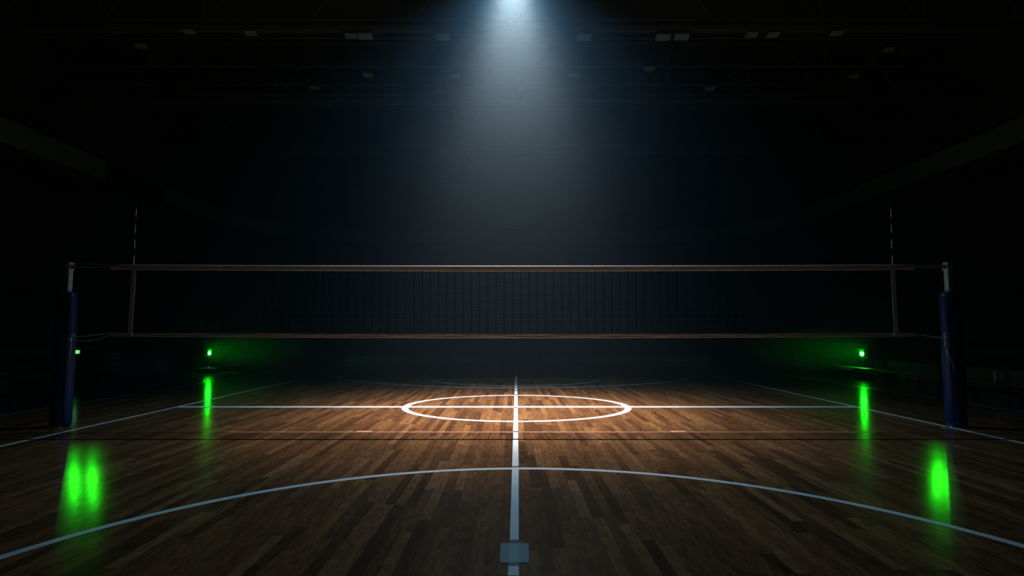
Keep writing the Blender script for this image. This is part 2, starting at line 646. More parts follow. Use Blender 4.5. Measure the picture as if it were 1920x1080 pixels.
floods = [
    (220, 54, 17.3, 'faintest flood lamp at the far left of the front lamp row'),
    (355, 57, 17.3, 'dim flood lamp second from the left in the front lamp row'),
    (470, 60, 17.3, 'dim flood lamp third from the left in the front lamp row'),
    (658, 65, 17.3, 'small tilted flood lamp close beside the bright unlit one left of the beam'),
    (685, 65, 17.3, 'pale unlit flood lamp, clearest one left of the light beam'),
    (830, 66, 17.3, 'pale unlit flood lamp nearest the beam on its left side'),
    (1095, 67, 17.3, 'pale unlit flood lamp nearest the beam on its right side'),
    (1243, 67, 17.3, 'left of a pair of pale unlit flood lamps right of the beam'),
    (1278, 66, 17.3, 'right of a pair of pale unlit flood lamps right of the beam'),
    (1409, 63, 17.3, 'small dim flood lamp, left of two to the right of the lamp pair'),
    (1449, 63, 17.3, 'small dim flood lamp, right of two to the right of the lamp pair'),
    (1568, 60, 17.3, 'faintest flood lamp at the far right of the front lamp row'),
    (690, 139, 20.0, 'small unlit flood lamp in the middle height row left of the beam'),
    (853, 140, 20.0, 'small unlit flood lamp hazed over just left of the beam, middle height row'),
    (1074, 139, 20.0, 'small unlit flood lamp hazed over just right of the beam, middle height row'),
    (1217, 127, 20.0, 'small flood lamp right of the beam in the middle height row'),
    (590, 163, 22.0, 'small tilted flood lamp above the second truss on the left'),
    (1331, 164, 22.0, 'small tilted flood lamp above the second truss on the right'),
    (494, 189, 23.0, 'small lamp under the second truss, left end'),
    (740, 192, 23.0, 'small lamp under the second truss, left of the beam'),
    (1178, 191, 23.0, 'small lamp under the second truss, right of the beam'),
    (1450, 189, 23.0, 'small lamp under the second truss, right end'),
    (1600, 141, 20.0, 'small dim lamp high at the right, middle height row'),
    (265, 84, 18.5, 'small dim lamp high at the left below the front lamp row'),
    (1667, 91, 18.5, 'small dim lamp high at the right below the front lamp row'),
]
FG = 'unlit flood lamps under the roof'
f0 = None
for px, py, Y, lab in floods:
    p = dep(px, py, Y)
    sc = 1.0 if px in (685, 830, 1095, 1243, 1278) else 0.8
    if f0 is None:
        f0 = make_flood(lab, FG)
        f0.location = p
        f0.scale = (sc,) * 3
        f0['base'] = (0, 0, 0)
        fl_first = f0
    else:
        dup(f0, p, 0, lab, FG, (sc,) * 3)
# drop rods for the lamps between trusses: long rails they hang on
for k, (Y, Z) in enumerate(((20.0, None), (22.0, None), (18.5, None))):
    zz = {20.0: 10.64, 22.0: 10.85, 18.5: 10.9}[Y]
    b = B(); tube(b, [(-WX + .01, Y, zz), (WX - .01, Y, zz)], .03, 6)
    for X in (-15.83, -9.5, -3.17, 3.17, 9.5, 15.83):
        tube(b, [(X, Y, zz), (X, Y, ZTT + .2)], .015, 6)
    t = obj('lamp_rail', b, 'steel')
    t['label'] = ['thin steel lamp rail midway between the first two trusses',
                  'thin steel lamp rail just in front of the second truss',
                  'thin steel lamp rail just behind the nearest truss'][k]
    t['category'] = 'rail'

# bright tube-like strip caught in the beam just below the second truss
t = thing('tube_lamp', 'slim unlit tube lamp under the second truss, in the middle of the beam', 'lamp', (0, 23, 10.45))
pA, pB = dep(938, 191.5, 22.8), dep(984, 191.5, 22.8)
b = B(); tube(b, [pA, pB], .03, 10); obj('tube', b, 'lens', t, True)
b = B(); box(b, (pA.x - .05, 22.75, pA.z + .02), (pB.x + .05, 22.95, pA.z + .09)); obj('housing', b, 'steel', t)
b = B(); tube(b, [(pA.x + .2, 22.9, pA.z + .05), (pA.x + .2, 22.9, ZTB + .05)], .012, 6)
tube(b, [(pB.x - .2, 22.9, pA.z + .05), (pB.x - .2, 22.9, ZTB + .05)], .012, 6); obj('hanger', b, 'steel', t)

# ------------------------------------------------------------------ pendant spotlight
t = thing('pendant_spotlight', 'bright pendant spotlight above the centre circle, just past the top edge', 'spotlight', tuple(SPOT))
sx, sy, sz = SPOT
b = B()
prof = [(.30, sz - .02), (.305, sz + .0), (.27, sz + .1), (.2, sz + .28), (.14, sz + .5), (.12, sz + .62), (.05, sz + .66)]
n = 32
rings = [[b.verts.new((sx + r * math.cos(k * 2 * PI / n), sy + r * math.sin(k * 2 * PI / n), z)) for k in range(n)] for r, z in prof]
for i in range(len(rings) - 1):
    for k in range(n):
        b.faces.new((rings[i][k], rings[i][(k + 1) % n], rings[i + 1][(k + 1) % n], rings[i + 1][k]))
b.faces.new(rings[-1])
obj('housing', b, 'housing', t, True)
b = B(); lathe(b, sx, sy, [(.26, sz + .09), (.26, sz + .12)], 32); obj('lens', b, 'diffuser', t)
b = B(); tube(b, [(sx - .32, sy, sz + .15), (sx - .32, sy, sz + .8), (sx + .32, sy, sz + .8), (sx + .32, sy, sz + .15)], .02, 8); obj('yoke', b, 'housing', t)
b = B(); tube(b, [(sx, sy, sz + .8), (sx, sy, ZTB + .02)], .025, 8); obj('stem', b, 'housing', t)
b = B(); tube(b, [(sx, sy, sz + .6), (sx + .12, sy + .05, sz + 1.2), (sx + .05, sy, sz + 2.2), (sx + .02, sy, ZTB + .02)], .008, 6); obj('cable', b, 'cord', t, True)

# ================================================================== volleyball net and posts
NY = 8.35
ZTOP = dep(960, 501.0, NY).z
ZTT0 = dep(960, 508.2, NY).z
ZB1 = dep(960, 626.6, NY).z
ZB0 = dep(960, 632.6, NY).z
XL0, XR0 = dep(208, 500, NY).x, dep(1714, 500, NY).x        # top tape ends
XLb, XRb = dep(199, 628, NY).x, dep(1720, 628, NY).x        # bottom tape ends
XAL, XAR = dep(252.5, 505, NY).x, dep(1672.5, 505, NY).x    # side tapes
net = thing('volleyball_net', 'black volleyball net with white tapes stretched across the court', 'net', (0, NY, ZB0))


def sag(x, a=.0):
    # the net hangs a little lower at mid span
    u = x / 5.5
    return 0.018 * (u * u)


def tape_mesh(x0, x1, z0, z1, th=.008, hem=0.0, amp=.0, n=90):
    b = B()
    rows = []
    for k in range(n + 1):
        x = x0 + (x1 - x0) * k / n
        d = sag(x)
        wob = amp * math.sin(x * 5.1) + amp * .6 * math.sin(x * 13.7 + 1)
        pr = [(NY - th / 2 + wob * .6, z0 + d), (NY - th / 2 - .002 + wob, (z0 + z1) / 2 + d), (NY - th / 2, z1 + d),
              (NY + th / 2, z1 + d), (NY + th / 2 + wob, (z0 + z1) / 2 + d), (NY + th / 2, z0 + d)]
        rows.append([b.verts.new((x, yy, zz)) for yy, zz in pr])
    for k in range(n):
        for j in range(6):
            b.faces.new((rows[k][j], rows[k][(j + 1) % 6], rows[k + 1][(j + 1) % 6], rows[k + 1][j]))
    b.faces.new(rows[0][::-1]); b.faces.new(rows[-1])
    return b


top = obj('top_tape', tape_mesh(XL0, XR0, ZTT0, ZTOP + .002, th=.024), 'tape', net)
b = B(); tube(b, [(XL0 + (XR0 - XL0) * k / 60, NY - .004, ZTOP + .008 + sag(XL0 + (XR0 - XL0) * k / 60)) for k in range(61)], .012, 10)
obj('top_hem', b, 'tape', net, True)
bot = obj('bottom_tape', tape_mesh(XLb, XRb, ZB0, ZB1, amp=.004), 'tape', net)
b = B(); tube(b, [(XLb + (XRb - XLb) * k / 60, NY - .004, ZB0 - .001 + sag(XLb + (XRb - XLb) * k / 60)) for k in range(61)], .006, 8)
obj('bottom_hem', b, 'tape', net, True)
# side tapes
for s, (tx, bx) in ((-1, (dep(253, 505, NY).x, dep(244.3, 628, NY).x)), (1, (dep(1672.8, 505, NY).x, dep(1679.3, 628, NY).x))):
    b = B()
    d = sag(tx)
    w = .03
    q = [(bx - w, ZB0 + d - .004), (bx + w, ZB0 + d - .004), (tx + w, ZTOP + d - .002), (tx - w, ZTOP + d - .002)]
    fv = [b.verts.new((x, NY - .018, z)) for x, z in q]
    bv = [b.verts.new((x, NY - .0145, z)) for x, z in q]
    b.faces.new(fv); b.faces.new(bv[::-1])
    for i in range(4):
        b.faces.new((fv[i], bv[i], bv[(i + 1) % 4], fv[(i + 1) % 4]))
    obj('side_tape', b, 'tape', net)
# the mesh itself
b = B()
x0, x1 = dep(204, 560, NY).x, dep(1718, 560, NY).x
step = 15.35 / F * (NY * math.cos(PITCH) + .8 * math.sin(PITCH)) * 1.0
ncol = int((x1 - x0) / step)
xs = [x0 + (x1 - x0) * k / ncol for k in range(ncol + 1)]
nrow = 9
zs = [ZB1 + (ZTT0 - ZB1) * k / nrow for k in range(nrow + 1)]
rr = random.Random(3)
jit = {(i, j): (rr.uniform(-.004, .004), rr.uniform(-.003, .003)) for i in range(ncol + 1) for j in range(nrow + 1)}


def npt(i, j):
    a, c = jit[(i, j)]
    edge = 0 if j in (0, nrow) else 1
    return Vector((xs[i] + a * (1 if edge else .3), NY, zs[j] + sag(xs[i]) + c * edge))


for i in range(ncol + 1):
    tube(b, [npt(i, j) for j in range(nrow + 1)], .0042, 4)
for j in range(1, nrow):
    tube(b, [npt(i, j) for i in range(ncol + 1)], .0040, 4)
obj('mesh', b, 'cord', net)
for X in (x0, x1):
    b = B(); tube(b, [(X, NY, ZB0 + sag(X)), (X, NY, ZTOP + sag(X))], .007, 8); obj('edge_cord', b, 'cord', net)

# posts
POSTS = {}
for s, lab in ((-1, 'left net post with blue padding and a frayed tie rope'), (1, 'right net post with blue padding, rope knots and pale floor cord')):
    if s < 0:
        xo, xi = dep(121, 512, NY - .035).x, dep(129.2, 512, NY - .035).x
        padt, padb = dep(123.5, 548, NY), fl(107.5, 800)
    else:
        xo, xi = dep(1785.5, 512, NY - .035).x, dep(1777.3, 512, NY - .035).x
        padt, padb = dep(1780, 548, NY), fl(1802, 800)
    lo, hi = min(xo, xi), max(xo, xi)
    pz = dep(960, 494, NY).z
    pt = thing('net_post', lab, 'post', ((lo + hi) / 2, NY, 0), 'posts carrying the volleyball net')
    b = B(); box(b, (lo, NY - .035, 0), (hi, NY + .05, pz), .006); obj('tube', b, 'alu', pt)
    b = B(); box(b, (lo - .004, NY - .04, pz - .006), (hi + .004, NY + .055, pz + .018), .005); obj('cap', b, 'alu', pt)
    # pulley wheel on the inner face
    xin = xi
    b = B()
    tube(b, [(xin - s * .004, NY, pz - .05), (xin - s * .035, NY, pz - .05)], .028, 16)
    obj('pulley', b, 'frame', pt)
    # padding: a wrapped tube with soft folds and a seam
    b = B()
    ztop = padt.z
    n, m_ = 40, 26
    rings = []
    cb = (lo + hi) / 2
    for j in range(m_ + 1):
        z = .012 + (ztop - .012) * j / m_
        cx0 = cb
        rad = .132 - .006 * (z / ztop)
        if j == 0 or j == m_:
            rad -= .012
        ring = []
        for k in range(n):
            a = k * 2 * PI / n
            w = 1 + .030 * math.sin(3 * a + z * 2.1 + s) + .014 * math.sin(7 * a + z * 4 + 2 * s) * (1 if j < m_ else .4)
            ring.append(b.verts.new((cx0 + math.cos(a) * rad * w, NY + math.sin(a) * rad * w, z)))
        rings.append(ring)
    for j in range(m_):
        for k in range(n):
            b.faces.new((rings[j][k], rings[j][(k + 1) % n], rings[j + 1][(k + 1) % n], rings[j + 1][k]))
    b.faces.new(rings[0][::-1]); b.faces.new(rings[-1])
    obj('padding', b, 'pad', pt, True)
    b = B()
    a = -PI / 2 - s * .9
    tube(b, [(cb + math.cos(a) * .134, NY + math.sin(a) * .134, .03 + (ztop - .05) * k / 12) for k in range(13)], .006, 6)
    obj('padding_seam', b, 'padseam', pt, True)
    # floor socket plate
    b = B()
    if s < 0:
        box(b, (cb + .02, NY - .15, 0), (cb + .12, NY - .115, .012), .003)
        box(b, (cb - .08, NY - .155, 0), (cb - .03, NY - .12, .01), .003)
    else:
        q = fl(1773, 796)
        box(b, (q.x - .10, NY - .06, 0), (q.x + .14, NY - .02, .012), .003)
        tube(b, [(q.x - .17 + .035 * math.cos(k * PI / 6), NY - .03 + .035 * math.sin(k * PI / 6), .008) for k in range(13)], .006, 6)
    obj('floor_socket', b, 'brass' if s < 0 else 'rope', pt)
    # lashings at the top
    b = B()
    for k in range(5):
        zz = pz - .025 - k * .016
        tube(b, [(lo - .006, NY - .042, zz), (hi + .006, NY - .042, zz + .006), (hi + .006, NY + .056, zz),
                 (lo - .006, NY + .056, zz - .003), (lo - .006, NY - .042, zz)], .0055, 6)
    tube(b, [(xin - s * .01, NY - .045, pz - .02), (xin - s * .03, NY - .05, pz - .06), (xin - s * .0, NY - .05, pz - .1),
             (xin - s * .02, NY - .048, pz - .13)], .006, 6)
    obj('rope_lashing', b, 'rope', pt, True)
    # mid knot and hanging tail, tied round the padding
    if s < 0:
        kz, kx = dep(134, 632, NY - .1).z, dep(134.5, 632, NY - .1)
        tail = [dep(134, 634, NY - .13), dep(132.5, 655, NY - .14), dep(130, 672, NY - .14), dep(127.6, 688, NY - .135)]
    else:
        kx = dep(1771, 628, NY - .1)
        kz = kx.z
        tail = [dep(1774, 654, NY - .13), dep(1776.5, 666, NY - .14), dep(1779, 682, NY - .14)]
    b = B()
    kp = kx
    lump = []
    for k in range(22):
        a = k * 1.15
        lump.append((kp.x + .012 * math.cos(a) * (1 + .3 * math.sin(k)), NY - .115 + .012 * math.sin(a * .7),
                     kp.z + .02 - k * (.0035 if s < 0 else .0085) + .008 * math.sin(a)))
    tube(b, lump, .0075, 6)
    if s < 0:
        tube(b, [(kp.x - .005, NY - .12, kp.z), (kp.x + .012, NY - .12, kp.z + .045), (kp.x + .035, NY - .11, kp.z + .03), (kp.x + .04, NY - .1, kp.z + .005)], .006, 6)
    obj('rope_knot', b, 'rope', pt, True)
    b = B(); tube(b, tail, [.005, .0045, .004, .003][:len(tail)], 6)
    if s > 0:
        tube(b, [dep(1775, 656, NY - .135), dep(1781, 668, NY - .145), dep(1787, 683, NY - .145), dep(1791, 697, NY - .14)], .0035, 6)
    obj('rope_tail', b, 'rope', pt, True)
    POSTS[s] = (lo, hi, pz, xin, kp)


def catenary(a, c, drop, n=14):
    a, c = Vector(a), Vector(c)
    out = []
    for k in range(n + 1):
        u = k / n
        p = a.lerp(c, u)
        p.z -= drop * 4 * u * (1 - u)
        out.append(p)
    return out


# cords from net to posts (they are knotted into the net and belong to it)
b = B(); tube(b, catenary((XL0, NY, ZTOP + .012 + sag(XL0)), dep(137, 493.5, NY), .002), .0035, 6)
tube(b, catenary((XL0 + .02, NY, ZTOP - .018 + sag(XL0)), dep(137, 500.5, NY), .003), .0045, 6)
obj('top_cord', b, 'rope', net, True)
b = B(); tube(b, catenary((XR0, NY, ZTOP + .0 + sag(XL0)), dep(1769, 496, NY), .002), .0035, 6)
tube(b, catenary((XR0 - .02, NY, ZTOP - .016 + sag(XL0)), dep(1769, 500.5, NY), .003), .0045, 6)
obj('top_cord', b, 'rope', net, True)
b = B(); tube(b, catenary((XLb, NY, ZB1 - .01 + sag(XL0)), dep(139, 632, NY - .08), .004), .0055, 6)
tube(b, catenary((XLb + .02, NY, ZB0 + .01 + sag(XL0)), dep(138, 637, NY - .09), .045), .0055, 6)
obj('bottom_cord', b, 'rope', net, True)
b = B(); tube(b, catenary((XRb, NY, ZB1 - .012 + sag(XL0)), dep(1769, 633, NY - .06), .012), .006, 6)
obj('bottom_cord', b, 'rope', net, True)

# antennas
for s, (xb, xt, lab) in ((-1, (250.3, 256.0, 'red and white striped antenna on the left side of the net')),
                         (1, (1673.8, 1670.0, 'red and white striped antenna on the right side of the net'))):
    p0, p1 = dep(xb, 500, NY + .022), dep(xt, 379, NY + .022)
    pl_ = dep(xb - (xt - xb) * 1.05, 627, NY + .022)
    t = thing('net_antenna', lab, 'antenna', tuple(pl_), 'antennas on the net')
    b = B(); tube(b, [pl_, p0, p1], .004, 8); obj('rod', b, 'red', t)
    for k in range(4):
        ya, yb = 392 + 29.2 * k, 407.5 + 29.2 * k
        fa, fb = (500 - ya) / 121, (500 - yb) / 121
        b = B(); tube(b, [p0.lerp(p1, fb), p0.lerp(p1, fa)], .0072, 10); obj('white_band', b, 'white', t)
    b = B()
    for zz in (ZTOP - .02, ZB1 - .015):
        u = (zz - pl_.z) / (p0.z - pl_.z)
        q = pl_.lerp(p0, u)
        box(b, (q.x - .014, q.y - .008, zz - .012), (q.x + .014, q.y + .008, zz + .022), .003)
    obj('clip', b, 'tape', t)

# ================================================================== green lamps
# two lit green bulbs by the court edge
for s, (px, py, fy, lab) in ((-1, (392.5, 662, 699.5, 'glowing green lamp on a low dark box left of the court')),
                             (1, (1616, 663.5, 709, 'glowing green lamp on a low table right of the court'))):
    base = fl(px, fy)
    Y = base.y
    p = dep(px, py, Y)
    if s < 0:
        zt = .16
        t2 = thing('equipment_box', 'low dark equipment box under the left green lamp', 'box', (p.x, Y, 0))
        b = B(); box(b, (p.x - .28, Y - .16, .02), (p.x + .28, Y + .16, zt), .01); obj('body', b, 'housing', t2)
        b = B(); box(b, (p.x - .3, Y - .17, 0), (p.x + .3, Y + .17, .02), .004); obj('foot_frame', b, 'frame', t2)
    else:
        zt = dep(px, 691.5, Y).z
        t2 = thing('low_table', 'low dark side table under the right green lamp', 'table', (p.x, Y, 0))
        b = B(); box(b, (p.x - .55, Y - .3, zt - .03), (p.x + .85, Y + .3, zt), .006); obj('tabletop', b, 'frame', t2)
        for ax, ay in ((-.48, -.24), (.78, -.24), (-.48, .24), (.78, .24)):
            b = B(); box(b, (p.x + ax - .02, Y + ay - .02, 0), (p.x + ax + .02, Y + ay + .02, zt - .03)); obj('leg', b, 'frame', t2)
    t = thing('green_lamp', lab, 'lamp', (p.x, Y, zt), 'glowing green lamps beside the court')
    b = B(); lathe(b, p.x, Y, [(.09, zt), (.09, zt + .015), (.03, zt + .03), (.012, zt + .05)], 20); obj('base', b, 'frame', t)
    b = B(); tube(b, [(p.x, Y, zt + .03), (p.x, Y, p.z - .05)], .009, 8); obj('stem', b, 'frame', t)
    b = B(); bmesh.ops.create_icosphere(b, subdivisions=3, radius=.058, matrix=Matrix.Translation((p.x, Y, p.z)) @ Matrix.Diagonal((.95, .95, 1.15, 1)))
    obj('bulb', b, 'bulb', t, True)
    # shade plate on the outer side keeps the light off the stands
    b = B()
    nn = 13
    cols_ = []
    for k in range(nn):
        a = math.radians(-97 + 194 * k / (nn - 1))
        X = p.x + s * .13 * math.cos(a)
        yy = Y + .13 * math.sin(a)
        cols_.append((b.verts.new((X, yy, p.z - .13)), b.verts.new((X, yy, p.z + .13))))
    for k in range(nn - 1):
        b.faces.new((cols_[k][0], cols_[k + 1][0], cols_[k + 1][1], cols_[k][1]))
    bmesh.ops.solidify(b, geom=b.faces[:], thickness=.004)
    obj('shade', b, 'housing', t, True)

# pale green lit sign behind the left post
p = dep(142.5, 660, 15.2)
t = thing('lit_sign', 'small lit pale green sign right beside the left net post', 'sign', (p.x, p.y, 0))
b = B()
q = [(-.088, .045), (.082, .045), (.072, -.042), (-.052, -.042), (-.056, .0), (-.086, .004)]
fv = [b.verts.new((p.x + x, p.y - .02, p.z + z)) for x, z in q]
bv = [b.verts.new((p.x + x, p.y + .02, p.z + z)) for x, z in q]
b.faces.new(fv); b.faces.new(bv[::-1])
for i in range(len(q)):
    b.faces.new((fv[i], bv[i], bv[(i + 1) % len(q)], fv[(i + 1) % len(q)]))
obj('panel', b, 'sign', t)
b = B(); box(b, (p.x - .1, p.y + .022, p.z - .06), (p.x + .1, p.y + .06, p.z + .06), .005); obj('back_box', b, 'housing', t)
b = B(); tube(b, [(p.x, p.y + .045, 0.02), (p.x, p.y + .045, p.z - .05)], .014, 8); box(b, (p.x - .12, p.y - .06, 0), (p.x + .12, p.y + .14, .02), .004); obj('stand', b, 'frame', t)

# unseen lamps added under the balcony to throw green patches on the varnish
beams = [(-1, (139, 905), 1.0, 'left added lamp for the green floor patch, under the left balcony edge'),
         (-1, (173, 907), 1.0, 'right added lamp for the green floor patch, under the left balcony edge'),
         (1, (1758, 900), 1.0, 'left added lamp for the green floor patch, under the right balcony edge'),
         (1, (1780, 905), .6, 'right added lamp for the green floor patch, under the right balcony edge')]
st0 = None
for s, (px, py), pw, lab in beams:
    hit = fl(px, py)
    d = Vector((hit.x, hit.y, -EYE)).normalized()
    r = Vector((d.x, d.y, -d.z))
    tt = (BX - .35 - abs(hit.x)) / abs(r.x)
    src = hit + r * tt
    axis = (hit - src).normalized()
    t = thing('added_patch_lamp', lab, 'lamp', tuple(src), 'added green patch lamps under the balcony')
    b = B(); tube(b, [src + axis * .02, src - axis * .1, src - axis * .3, src - axis * .36], [.10, .10, .085, .05], 20); obj('housing', b, 'housing', t, True)
    b = B(); tube(b, [src + axis * .018, src + axis * .024], .085, 20); obj('lens', b, 'darklens', t)
    b = B(); cc = src - axis * .15; topz = ZBm + .05
    tube(b, [cc + Vector((-.12, 0, 0)), cc + Vector((-.12, 0, .22)), cc + Vector((.12, 0, .22)), cc + Vector((.12, 0, 0))], .01, 6)
    tube(b, [cc + Vector((0, 0, .22)), Vector((cc.x, cc.y, topz)), Vector((s * (BX + .1), cc.y, topz + .02))], .014, 6)
    obj('yoke', b, 'frame', t)
    o = spot('added_patch_beam', src + axis * .05, hit, 20 * pw, (.03, 1.0, .01), 1.25, 1.0, .04)
    o2 = spot('added_patch_halo', src + axis * .05, fl(px, py + 4), 26 * pw, (.01, 1.0, .01), 3.4, 1.0, .04)
    print('stage', src, (hit - src).length)


# ================================================================== benches, boards and stands
def make_bench(X, Y0, Y1, label, z=.31):
    t = thing('team_bench', label, 'bench', (X, (Y0 + Y1) / 2, 0), 'low wooden benches right of the court')
    b = B(); box(b, (X - .17, Y0, z - .035), (X - .01, Y1, z), .006); obj('seat_plank', b, 'wood', t)
    b = B(); box(b, (X + .01, Y0, z - .035), (X + .17, Y1, z), .006); obj('seat_plank', b, 'wood', t)
    for k in range(3):
        Y = Y0 + .2 + (Y1 - Y0 - .4) * k / 2
        b = B()
        box(b, (X - .15, Y - .025, 0), (X - .11, Y + .025, z - .035))
        box(b, (X + .11, Y - .025, 0), (X + .15, Y + .025, z - .035))
        box(b, (X - .15, Y - .02, z - .07), (X + .15, Y + .02, z - .035))
        obj('leg_frame', b, 'frame', t)
    return t


bn = make_bench(9.8, 10.2, 12.9, 'nearest low wooden bench, right edge of the picture beyond the net post')
dup(bn, (9.8, 14.45, 0), 0, 'low wooden bench just left of the right net post, behind the outer line')
dup(bn, (9.95, 17.6, 0), 0, 'farthest low wooden bench, beyond the right green lamp')

# bottle on the near bench
p = dep(1849, 705, 12.05)
q = (9.85, 12.05)
t = thing('water_bottle', 'pale slim water bottle standing on the nearest right bench', 'bottle', (q[0], q[1], .31))
b = B(); lathe(b, q[0], q[1], [(.03, .31), (.034, .32), (.034, .47), (.03, .5), (.014, .53), (.014, .55)], 16); obj('body', b, 'bottle', t, True)
b = B(); lathe(b, q[0], q[1], [(.017, .55), (.017, .575), (.012, .58)], 12); obj('cap', b, 'cap', t, True)


# low boards along both sides and the back
def board(base, w, label, group, rz=0, m='board', h=.5, feet=True):
    t = thing('court_board', label, 'board', base, group)
    b = B(); box(b, (base[0] - .02, base[1] - w / 2, .03), (base[0] + .02, base[1] + w / 2, h), .004); obj('panel', b, m, t)
    b = B(); box(b, (base[0] - .03, base[1] - w / 2, h - .01), (base[0] + .03, base[1] + w / 2, h + .02), .004); obj('top_rail', b, 'frame', t)
    for k in (-1, 1):
        b = B(); box(b, (base[0] - .16, base[1] + k * (w / 2 - .2) - .03, 0), (base[0] + .16, base[1] + k * (w / 2 - .2) + .03, .03)); obj('foot', b, 'frame', t)
    return t


b0 = board((10.9, 12.0, 0), 1.9, 'pale low board behind the nearest right bench', 'low boards along the sides')
for k, (X, Y, lab) in enumerate(((10.9, 14.0, 'pale low board behind the right net post'),
                                 (10.95, 16.2, 'pale low board left of the right net post'),
                                 (10.95, 18.4, 'pale low board behind the right green lamp'),
                                 (-10.9, 11.9, 'pale low board at the left edge of the picture'),
                                 (-11.2, 17.6, 'pale low board behind the left scorer table'),
                                 (-10.95, 21.2, 'pale low board between the left table and the green lamp'),
                                 (11.0, 22.0, 'pale low board beyond the right green lamp'))):
    dup(b0, (X, Y, 0), 0, lab)
backlabs = []
k = 0
ord_ = ['first', 'second', 'third', 'fourth', 'fifth']
for i, (a, c) in enumerate(((648, 706), (708, 766), (768, 826), (828, 893), (898, 936), (1022, 1046), (1052, 1110), (1112, 1170), (1172, 1240), (1242, 1326))):
    Y = 25.5
    xa, xc = dep(a, 675, Y).x, dep(c, 675, Y).x
    side = 'left' if i < 5 else 'right'
    n_ = ord_[i if i < 5 else i - 5]
    lab = '%s pale board from the left end, back row %s of the dark entrance' % (n_, side)
    t = thing('back_board', lab, 'board', ((xa + xc) / 2, Y, 0), 'low boards across the back')
    b = B(); box(b, (xa, Y - .02, .02), (xc, Y + .02, .28), .004); obj('panel', b, 'board', t)
    b = B(); box(b, (xa, Y - .03, .27), (xc, Y + .03, .30), .004); obj('top_rail', b, 'frame', t)
    for xx in (xa + .1, xc - .1):
        b = B(); box(b, (xx - .03, Y - .14, 0), (xx + .03, Y + .14, .025)); obj('foot', b, 'frame', t)


# railings in front of the stands
def railing(x0, y0, x1, y1, h, label, n=6):
    a, c = Vector((x0, y0, 0)), Vector((x1, y1, 0))
    t = thing('railing', label, 'railing', tuple((a + c) / 2), 'railings before the stands')
    up = Vector((0, 0, h))
    b = B(); tube(b, [a + up, c + up], .022, 8); obj('top_rail', b, 'steel', t)
    b = B(); tube(b, [a + up * .5, c + up * .5], .014, 8); obj('middle_rail', b, 'steel', t)
    for k in range(n + 1):
        q = a.lerp(c, k / n)
        b = B(); tube(b, [q, q + up], .018, 8); obj('upright', b, 'steel', t)
    return t


railing(12.2, 11.0, 12.2, 23.0, .8, 'thin steel railing before the right stand')
railing(-12.2, 11.0, -12.2, 23.0, .8, 'thin steel railing before the left stand')
railing(-8.7, 29.6, -.65, 29.6, .66, 'thin steel railing at the back, left of the dark entrance')
railing(1.5, 29.6, 9.8, 29.6, .66, 'thin steel railing at the back, right of the dark entrance')


# stands (tiers with seat planks)
def stand(kind, label):
    t = thing('seating_stand', label, 'stand', (0, 0, 0), 'tiered stands round the hall')
    if kind in ('left', 'right'):
        s = -1 if kind == 'left' else 1
        Y0, Y1 = 9.5, 31.0
        for k in range(6):
            X0 = 13.0 + k * .85
            z = .45 + k * .42
            b = B(); box(b, (min(s * X0, s * (X0 + .85)), Y0, 0), (max(s * X0, s * (X0 + .85)), Y1, z)); obj('tier', b, 'tier', t)
            b = B(); box(b, (min(s * (X0 + .25), s * (X0 + .62)), Y0 + .1, z + .18), (max(s * (X0 + .25), s * (X0 + .62)), Y1 - .1, z + .22), .01); obj('seat_plank', b, 'seat', t)
            for q in range(7):
                Y = Y0 + .3 + q * (Y1 - Y0 - .6) / 6
                b = B(); box(b, (min(s * (X0 + .38), s * (X0 + .46)), Y - .02, z - .01), (max(s * (X0 + .38), s * (X0 + .46)), Y + .02, z + .18)); obj('seat_bracket', b, 'frame', t)
    else:
        X0_, X1_ = (-9.6, -.75) if kind == 'back_left' else (1.6, 9.9)
        for k in range(6):
            Y = 30.0 + k * .85
            z = .5 + k * .42
            b = B(); box(b, (X0_, Y, 0), (X1_, Y + .85, z)); obj('tier', b, 'tier', t)
            b = B(); box(b, (X0_ + .1, Y + .25, z + .18), (X1_ - .1, Y + .62, z + .22), .01); obj('seat_plank', b, 'seat', t)
            for q in range(5):
                X = X0_ + .3 + q * (X1_ - X0_ - .6) / 4
                b = B(); box(b, (X - .02, Y + .38, z - .01), (X + .02, Y + .46, z + .18)); obj('seat_bracket', b, 'frame', t)
    return t


stand('left', 'dark tiered seating stand along the left wall')
stand('right', 'dark tiered seating stand along the right wall')
stand('back_left', 'dark tiered seating stand at the back, left of the entrance')
stand('back_right', 'dark tiered seating stand at the back, right of the entrance')

# double door at the back, between the stands
b = B(); box(b, (-.62, YB - .06, 0), (1.5, YB - .01, 2.3)); d1 = struct('door_1', b, 'black')
for a, c in ((-.58, .42), (.46, 1.46)):
    b = B(); box(b, (a, YB - .11, .02), (c, YB - .06, 2.25), .01); obj('door_leaf', b, 'boardblue', d1)
b = B(); box(b, (.36, YB - .15, 1.0), (.39, YB - .11, 1.2)); box(b, (.49, YB - .15, 1.0), (.52, YB - .11, 1.2)); obj('door_handle', b, 'alu', d1)

# scorer table, chair and upright board on the left
p0, p1 = fl(243, 716), fl(300, 713)
TX, TY = -10.1, 15.4
t = thing('scorer_table', 'small wooden table beyond the left outer line, right of a slatted chair', 'table', (TX, TY, 0))
b = B(); box(b, (TX - .45, TY - .3, .36), (TX + .45, TY + .3, .39), .005); obj('tabletop', b, 'wood', t)
for ax in (-.4, .4):
    for ay in (-.25, .25):
        b = B(); box(b, (TX + ax - .02, TY + ay - .02, 0), (TX + ax + .02, TY + ay + .02, .36)); obj('leg', b, 'frame', t)


